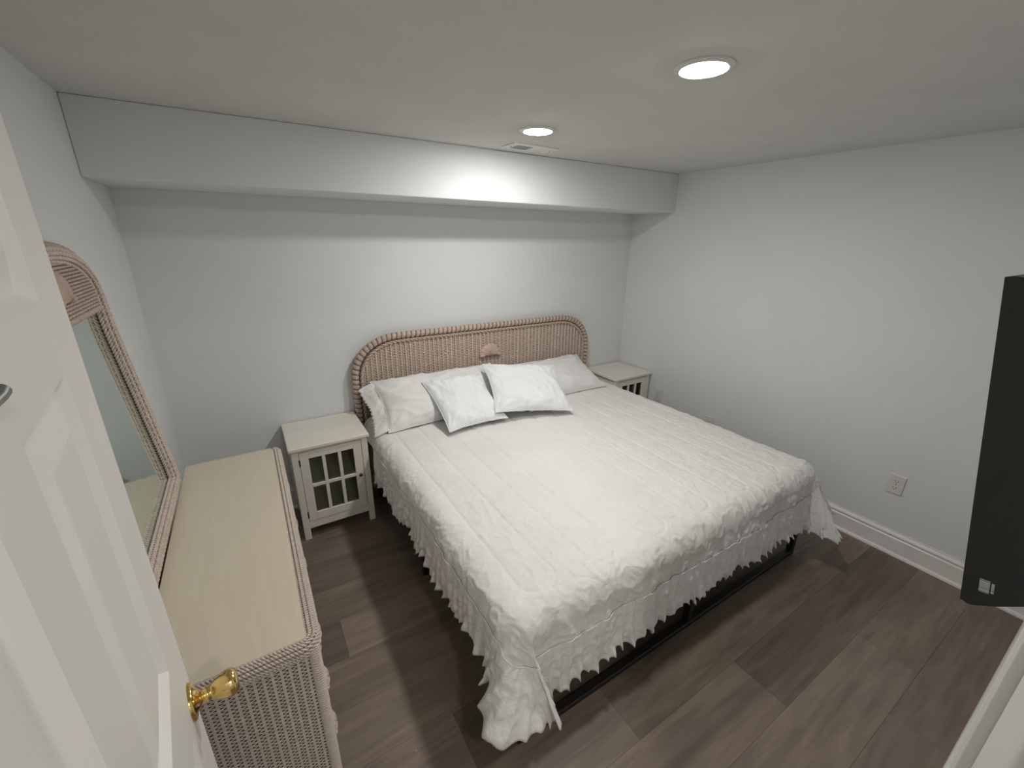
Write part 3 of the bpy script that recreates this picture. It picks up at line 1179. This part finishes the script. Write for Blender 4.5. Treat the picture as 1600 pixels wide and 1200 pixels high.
# ------------------------------------------------------------------ wicker dresser
RX0, RX1, RY0, RY1, RZ = 0.100, 0.482, 0.952, 2.212, 0.730
dcx, dcy = (RX0 + RX1) / 2, (RY0 + RY1) / 2
dr = empty('wicker_dresser', (dcx, dcy, 0))
tag(dr, 'long whitewashed wicker dresser with a plain cream top along the left wall', 'dresser')
X0, X1, Y0, Y1 = RX0 - dcx, RX1 - dcx, RY0 - dcy, RY1 - dcy
MB().box(X0, X1 - 0.034, Y0 + 0.030, Y1 - 0.012, RZ - 0.022, RZ - 0.003, 0.002).build('top_board', 'dtop', dr)
MB().box(X0 + 0.004, X1 - 0.030, Y0 + 0.030, Y1 - 0.020, 0.07, RZ - 0.022).build('carcass', 'core', dr)
# woven border round the top edge
cr = 0.030
edge = [Vector((X0, Y0 + 0.016, RZ - 0.016))]
edge += [Vector((X1 - 0.017 - cr, Y0 + 0.016, RZ - 0.016))]
for k in range(1, 7):
    t = -PI / 2 + PI / 2 * k / 7
    edge.append(Vector((X1 - 0.017 - cr + cr * cos(t), Y0 + 0.016 + cr + cr * sin(t), RZ - 0.016)))
edge += [Vector((X1 - 0.017, Y0 + 0.016 + cr, RZ - 0.016)), Vector((X1 - 0.017, Y1 - 0.03, RZ - 0.016))]
for k in range(1, 6):
    t = PI / 2 * k / 6
    edge.append(Vector((X1 - 0.037 + 0.02 * cos(t), Y1 - 0.03 + 0.02 * sin(t), RZ - 0.016)))
edge += [Vector((X1 - 0.037, Y1 - 0.010, RZ - 0.016)), Vector((X0, Y1 - 0.010, RZ - 0.016))]
m = MB()
m.tube(resample(edge, 0.02), 0.0125, 10)
m.build('border_core', 'core', dr, True)
m = MB()
UP = (0, 0, 1)
front_edge = [p for p in edge[:-2]]
for on, ob in ((0.014, 0.006), (0.005, 0.0125), (-0.006, 0.012), (-0.0135, 0.004), (-0.0145, -0.008), (-0.012, -0.020)):
    rope(m, front_edge, UP, on, ob, 0.0033, 0.0026, 0.0175, 2, 5, 7)
rope(m, [edge[-2], edge[-1]], UP, 0.0, 0.010, 0.0022, 0.0045, 0.030, 2, 5, 8)
m.build('woven_border', 'wick_d', dr, True)
# woven end panels
for yy, sgn in ((Y0 + 0.022, -1), (Y1 - 0.012, 1)):
    m = MB()
    sp = 0.0200
    z, k = 0.095, 0
    org = Vector((X0, yy, 0))
    while z < RZ - 0.040:
        weft(m, 0.004, X1 - 0.022 - X0, z, org, Vector((1, 0, 0)), Vector((0, 0, 1)), Vector((0, sgn, 0)), sp, 0.0022, 0.0019, k % 2, 6, 4, 0.0006)
        z += 0.0064
        k += 1
    m.build('end_weave', 'wick_d', dr, True)
    x = sp
    k = 0
    while x < X1 - X0 - 0.03:
        MB().box(X0 + x - 0.0038, X0 + x + 0.0038, yy - 0.0030, yy + 0.0030, 0.085, RZ - 0.034, 0.0015).build('stake', 'wick_d', dr)
        x += sp
    if sgn < 0:
        MB().box(X0 + 0.004, X1 - 0.03, yy + 0.009, yy + 0.014, 0.08, RZ - 0.03).build('end_liner', 'core', dr)
# corner posts wrapped in cane
for px, py in ((X1 - 0.020, Y0 + 0.022), (X1 - 0.020, Y1 - 0.018), (X0 + 0.016, Y0 + 0.022), (X0 + 0.016, Y1 - 0.018)):
    P = [Vector((px, py, 0.0)), Vector((px, py, RZ - 0.03))]
    pc = MB().tube(P, 0.0125, 10).build('corner_post', 'core', dr, True)
    m = MB()
    wraps(m, P, (1, 0, 0), 0.0130, 0.0085, 0.0075, 0.1, 10, thick=0.0018)
    m.build('cane_wrap', 'wick_d', pc, True)
# lower rails
MB().box(X0 + 0.02, X1 - 0.03, Y0 + 0.012, Y0 + 0.028, 0.070, 0.095, 0.004).build('bottom_rail', 'wick_d', dr)
# drawers facing the bed
rowsz = [(0.105, 0.300), (0.310, 0.505), (0.515, 0.685)]
ncol = 2
for (za, zb) in rowsz:
    for c in range(ncol):
        ya = Y0 + 0.040 + c * (Y1 - Y0 - 0.08) / ncol + 0.004
        yb = Y0 + 0.040 + (c + 1) * (Y1 - Y0 - 0.08) / ncol - 0.004
        dw = MB().box(X1 - 0.030, X1 - 0.014, ya, yb, za, zb, 0.002).build('drawer', 'wick_d', dr)
        m = MB()
        z, k = za + 0.006, 0
        while z < zb - 0.003:
            weft(m, 0.004, yb - ya - 0.004, z, Vector((X1 - 0.0135, ya, 0)), Vector((0, 1, 0)), Vector((0, 0, 1)), Vector((1, 0, 0)), 0.02,
                 0.0024, 0.0024, k % 2, 4, 4)
            z += 0.0066
            k += 1
        m.build('drawer_weave', 'wick_d', dw, True)
        m = MB()
        bp = [Vector((X1 - 0.013, ya + 0.004, za + 0.004)), Vector((X1 - 0.013, yb - 0.004, za + 0.004)),
              Vector((X1 - 0.013, yb - 0.004, zb - 0.004)), Vector((X1 - 0.013, ya + 0.004, zb - 0.004)),
              Vector((X1 - 0.013, ya + 0.004, za + 0.0041))]
        for q in range(4):
            rope(m, bp[q:q + 2], (1, 0, 0), 0, 0.004, 0.0022, 0.0032, 0.018, 2, 5, 6)
        m.build('drawer_braid', 'wick_d', dw, True)
        for yc in (ya + (yb - ya) * 0.22, ya + (yb - ya) * 0.78):
            m = MB()
            shell(m, 0.072, 0.042, 0.018, Vector((X1 - 0.010, yc, (za + zb) / 2 - 0.016)), Vector((0, 1, 0)), Vector((0, 0, 1)), Vector((1, 0, 0)), 7)
            m.build('drawer_pull', 'wick_l', dw, True)

# ------------------------------------------------------------------ wicker mirror leaning on the dresser
TIL = rad(3.3)
mir = empty('wicker_mirror', (0.072, 1.580, RZ - 0.008))
mir.rotation_euler = (0, -TIL, 0)
tag(mir, 'arched wicker mirror with shell crest leaning on the back of the dresser', 'mirror')
# local: x towards the room, y along the wall, z up the mirror; glass at x=0
MH = 0.975


def mir_half(h):
    """outer half width"""
    a = 0.482 - 0.100 * min(1.0, max(0.0, (h - 0.10) / 0.58))
    if h > 0.80:
        q = min(1.0, (h - 0.80) / (MH - 0.80))
        a *= max(0.0, 1 - q ** 2.4) ** (1 / 2.4)
    return a


def mir_path(inset):
    pts = []
    hs = [inset + 0.012] + [0.06 + 0.037 * k for k in range(21)]
    for h in hs:
        if h < 0.80:
            pts.append((mir_half(h) - inset, h))
    n = 16
    a80 = mir_half(0.80) - inset
    ht = MH - inset - 0.80
    for k in range(0, n + 1):
        t = PI / 2 * k / n
        pts.append((a80 * cos(t) ** (2 / 2.4), 0.80 + ht * sin(t) ** (2 / 2.4)))
    R_ = pts
    L_ = [(-a, h) for a, h in pts[::-1][1:]]
    return [Vector((0, a, h)) for a, h in R_ + L_]


RW = 0.027
side_path = mir_path(RW)
bot_path = [Vector((0, -mir_half(0.03) + RW, RW + 0.004)), Vector((0, mir_half(0.03) - RW, RW + 0.004))]
m = MB()
m.tube([p + Vector((0.004, 0, 0)) for p in resample(side_path, 0.02)], 0.0225, 12)
m.tube([p + Vector((0.004, 0, 0)) for p in bot_path], 0.0225, 12)
m.build('frame_core', 'core', mir, True)
m = MB()
for pth in (side_path, bot_path):
    for on, ob in ((0.0235, 0.007), (0.020, 0.017), (0.011, 0.0255), (0.000, 0.0285), (-0.011, 0.0255), (-0.020, 0.017)):
        rope(m, pth, (1, 0, 0), on, ob, 0.0034, 0.0034, 0.024, 2, 5, 7)
        rope(m, pth, (1, 0, 0), -on if abs(on) > 0.021 else on, ob, 0.0034, 0.0034, -0.024, 1, 5, -7)
m.build('frame_weave', 'wick_l', mir, True)
m = MB()
outer = [p + Vector((0.010, 0, 0)) for p in mir_path(RW - 0.016)]
wraps(m, outer, (1, 0, 0), 0.0135, 0.0330, 0.0190, 0.25, 10, thick=0.004)
wraps(m, [p + Vector((0.010, 0, -0.014)) for p in bot_path], (1, 0, 0), 0.0135, 0.0330, 0.0190, 0.25, 10, thick=0.004)
m.build('frame_wrap', 'wick', mir, True)
# glass
gp = [(p.y, p.z) for p in mir_path(0.040) if p.z < 0.82]
g = MB().prism(gp, 'x', -0.004, 0.0)
g.build('mirror_glass', 'mirror', mir)
bk = [(p.y, p.z) for p in mir_path(0.020)]
MB().prism(bk, 'x', -0.012, -0.0045).build('back_board', 'core', mir)
# woven crest panel
m = MB()
z, k = 0.772, 0
while z < MH - 0.045:
    a = 0.0
    a = mir_half(z) - 0.050
    if z > 0.80:
        q = min(1.0, (z - 0.80) / (MH - 0.045 - 0.80))
        a = (mir_half(0.80) - 0.050) * max(0.0, 1 - q ** 2.4) ** (1 / 2.4)
    if a > 0.02:
        weft(m, -a, a, z, Vector((0.016, 0, 0)), Vector((0, 1, 0)), Vector((0, 0, 1)), Vector((1, 0, 0)), 0.0150, 0.0036, 0.0042, k % 2, 4, 5)
    z += 0.0098
    k += 1
m.build('crest_weave', 'wick', mir, True)
cp = [(p.y, p.z) for p in mir_path(0.045) if p.z > 0.765]
MB().prism(cp, 'x', 0.001, 0.0125).build('crest_board', 'core', mir)
m = MB()
rope(m, [Vector((0.018, -mir_half(0.77) + 0.045, 0.768)), Vector((0.018, mir_half(0.77) - 0.045, 0.768))], (1, 0, 0), 0, 0, 0.0045, 0.0048, 0.03, 2,
     6, 8)
m.build('crest_braid', 'wick', mir, True)
m = MB()
shell(m, 0.120, 0.075, 0.024, Vector((0.020, 0.0, 0.835)), Vector((0, 1, 0)), Vector((0, 0, 1)), Vector((1, 0, 0)), 9)
m.build('shell_crest', 'shell', mir, True)


# ------------------------------------------------------------------ television on the door wall
TVX0, TVW, TVH = 1.600, 1.080, 0.640
tv = empty('television', (TVX0, 0.082, 1.038))
tv.rotation_euler = (-math.atan2(0.107, 0.631), 0, 0)
tag(tv, 'black flat television tilted forward on the wall, seen edge-on at the right', 'television')
# local: x along the wall, y out of the wall (screen at y=0), z up
prof = [(0.0, 0.0), (-0.006, -0.004), (-0.014, -0.003), (-0.045, 0.013), (-0.078, 0.034), (-0.090, 0.050), (-0.090, 0.560), (-0.070, 0.610), (-0.030, 0.634),
        (-0.008, TVH), (0.0, TVH)]
MB().prism(prof[::-1], 'x', 0.0, TVW).build('housing', 'plastic', tv)
MB().box(0.012, TVW - 0.012, 0.0, 0.0015, 0.018, TVH - 0.012).build('screen', 'screen', tv)
b = MB()
for q in ((0.0, 0.012, 0.0, TVH), (TVW - 0.012, TVW, 0.0, TVH), (0.012, TVW - 0.012, 0.0, 0.018), (0.012, TVW - 0.012, TVH - 0.012, TVH)):
    b.box(q[0], q[1], 0.0, 0.004, q[2], q[3])
b.build('bezel', 'plastic', tv)
MB().box(-0.0008, 0.0, -0.033, -0.019, 0.033, 0.061).build('barcode_sticker', 'barcode', tv)
MB().box(-0.0007, 0.0, -0.039, -0.035, 0.036, 0.058).build('barcode_sticker', 'barcode', tv)
mo = MB()
mo.box(0.30, 0.34, -0.104, -0.090, 0.14, 0.56, 0.002)
mo.box(0.74, 0.78, -0.104, -0.090, 0.14, 0.56, 0.002)
mo.build('mount_bracket', 'metal', tv)
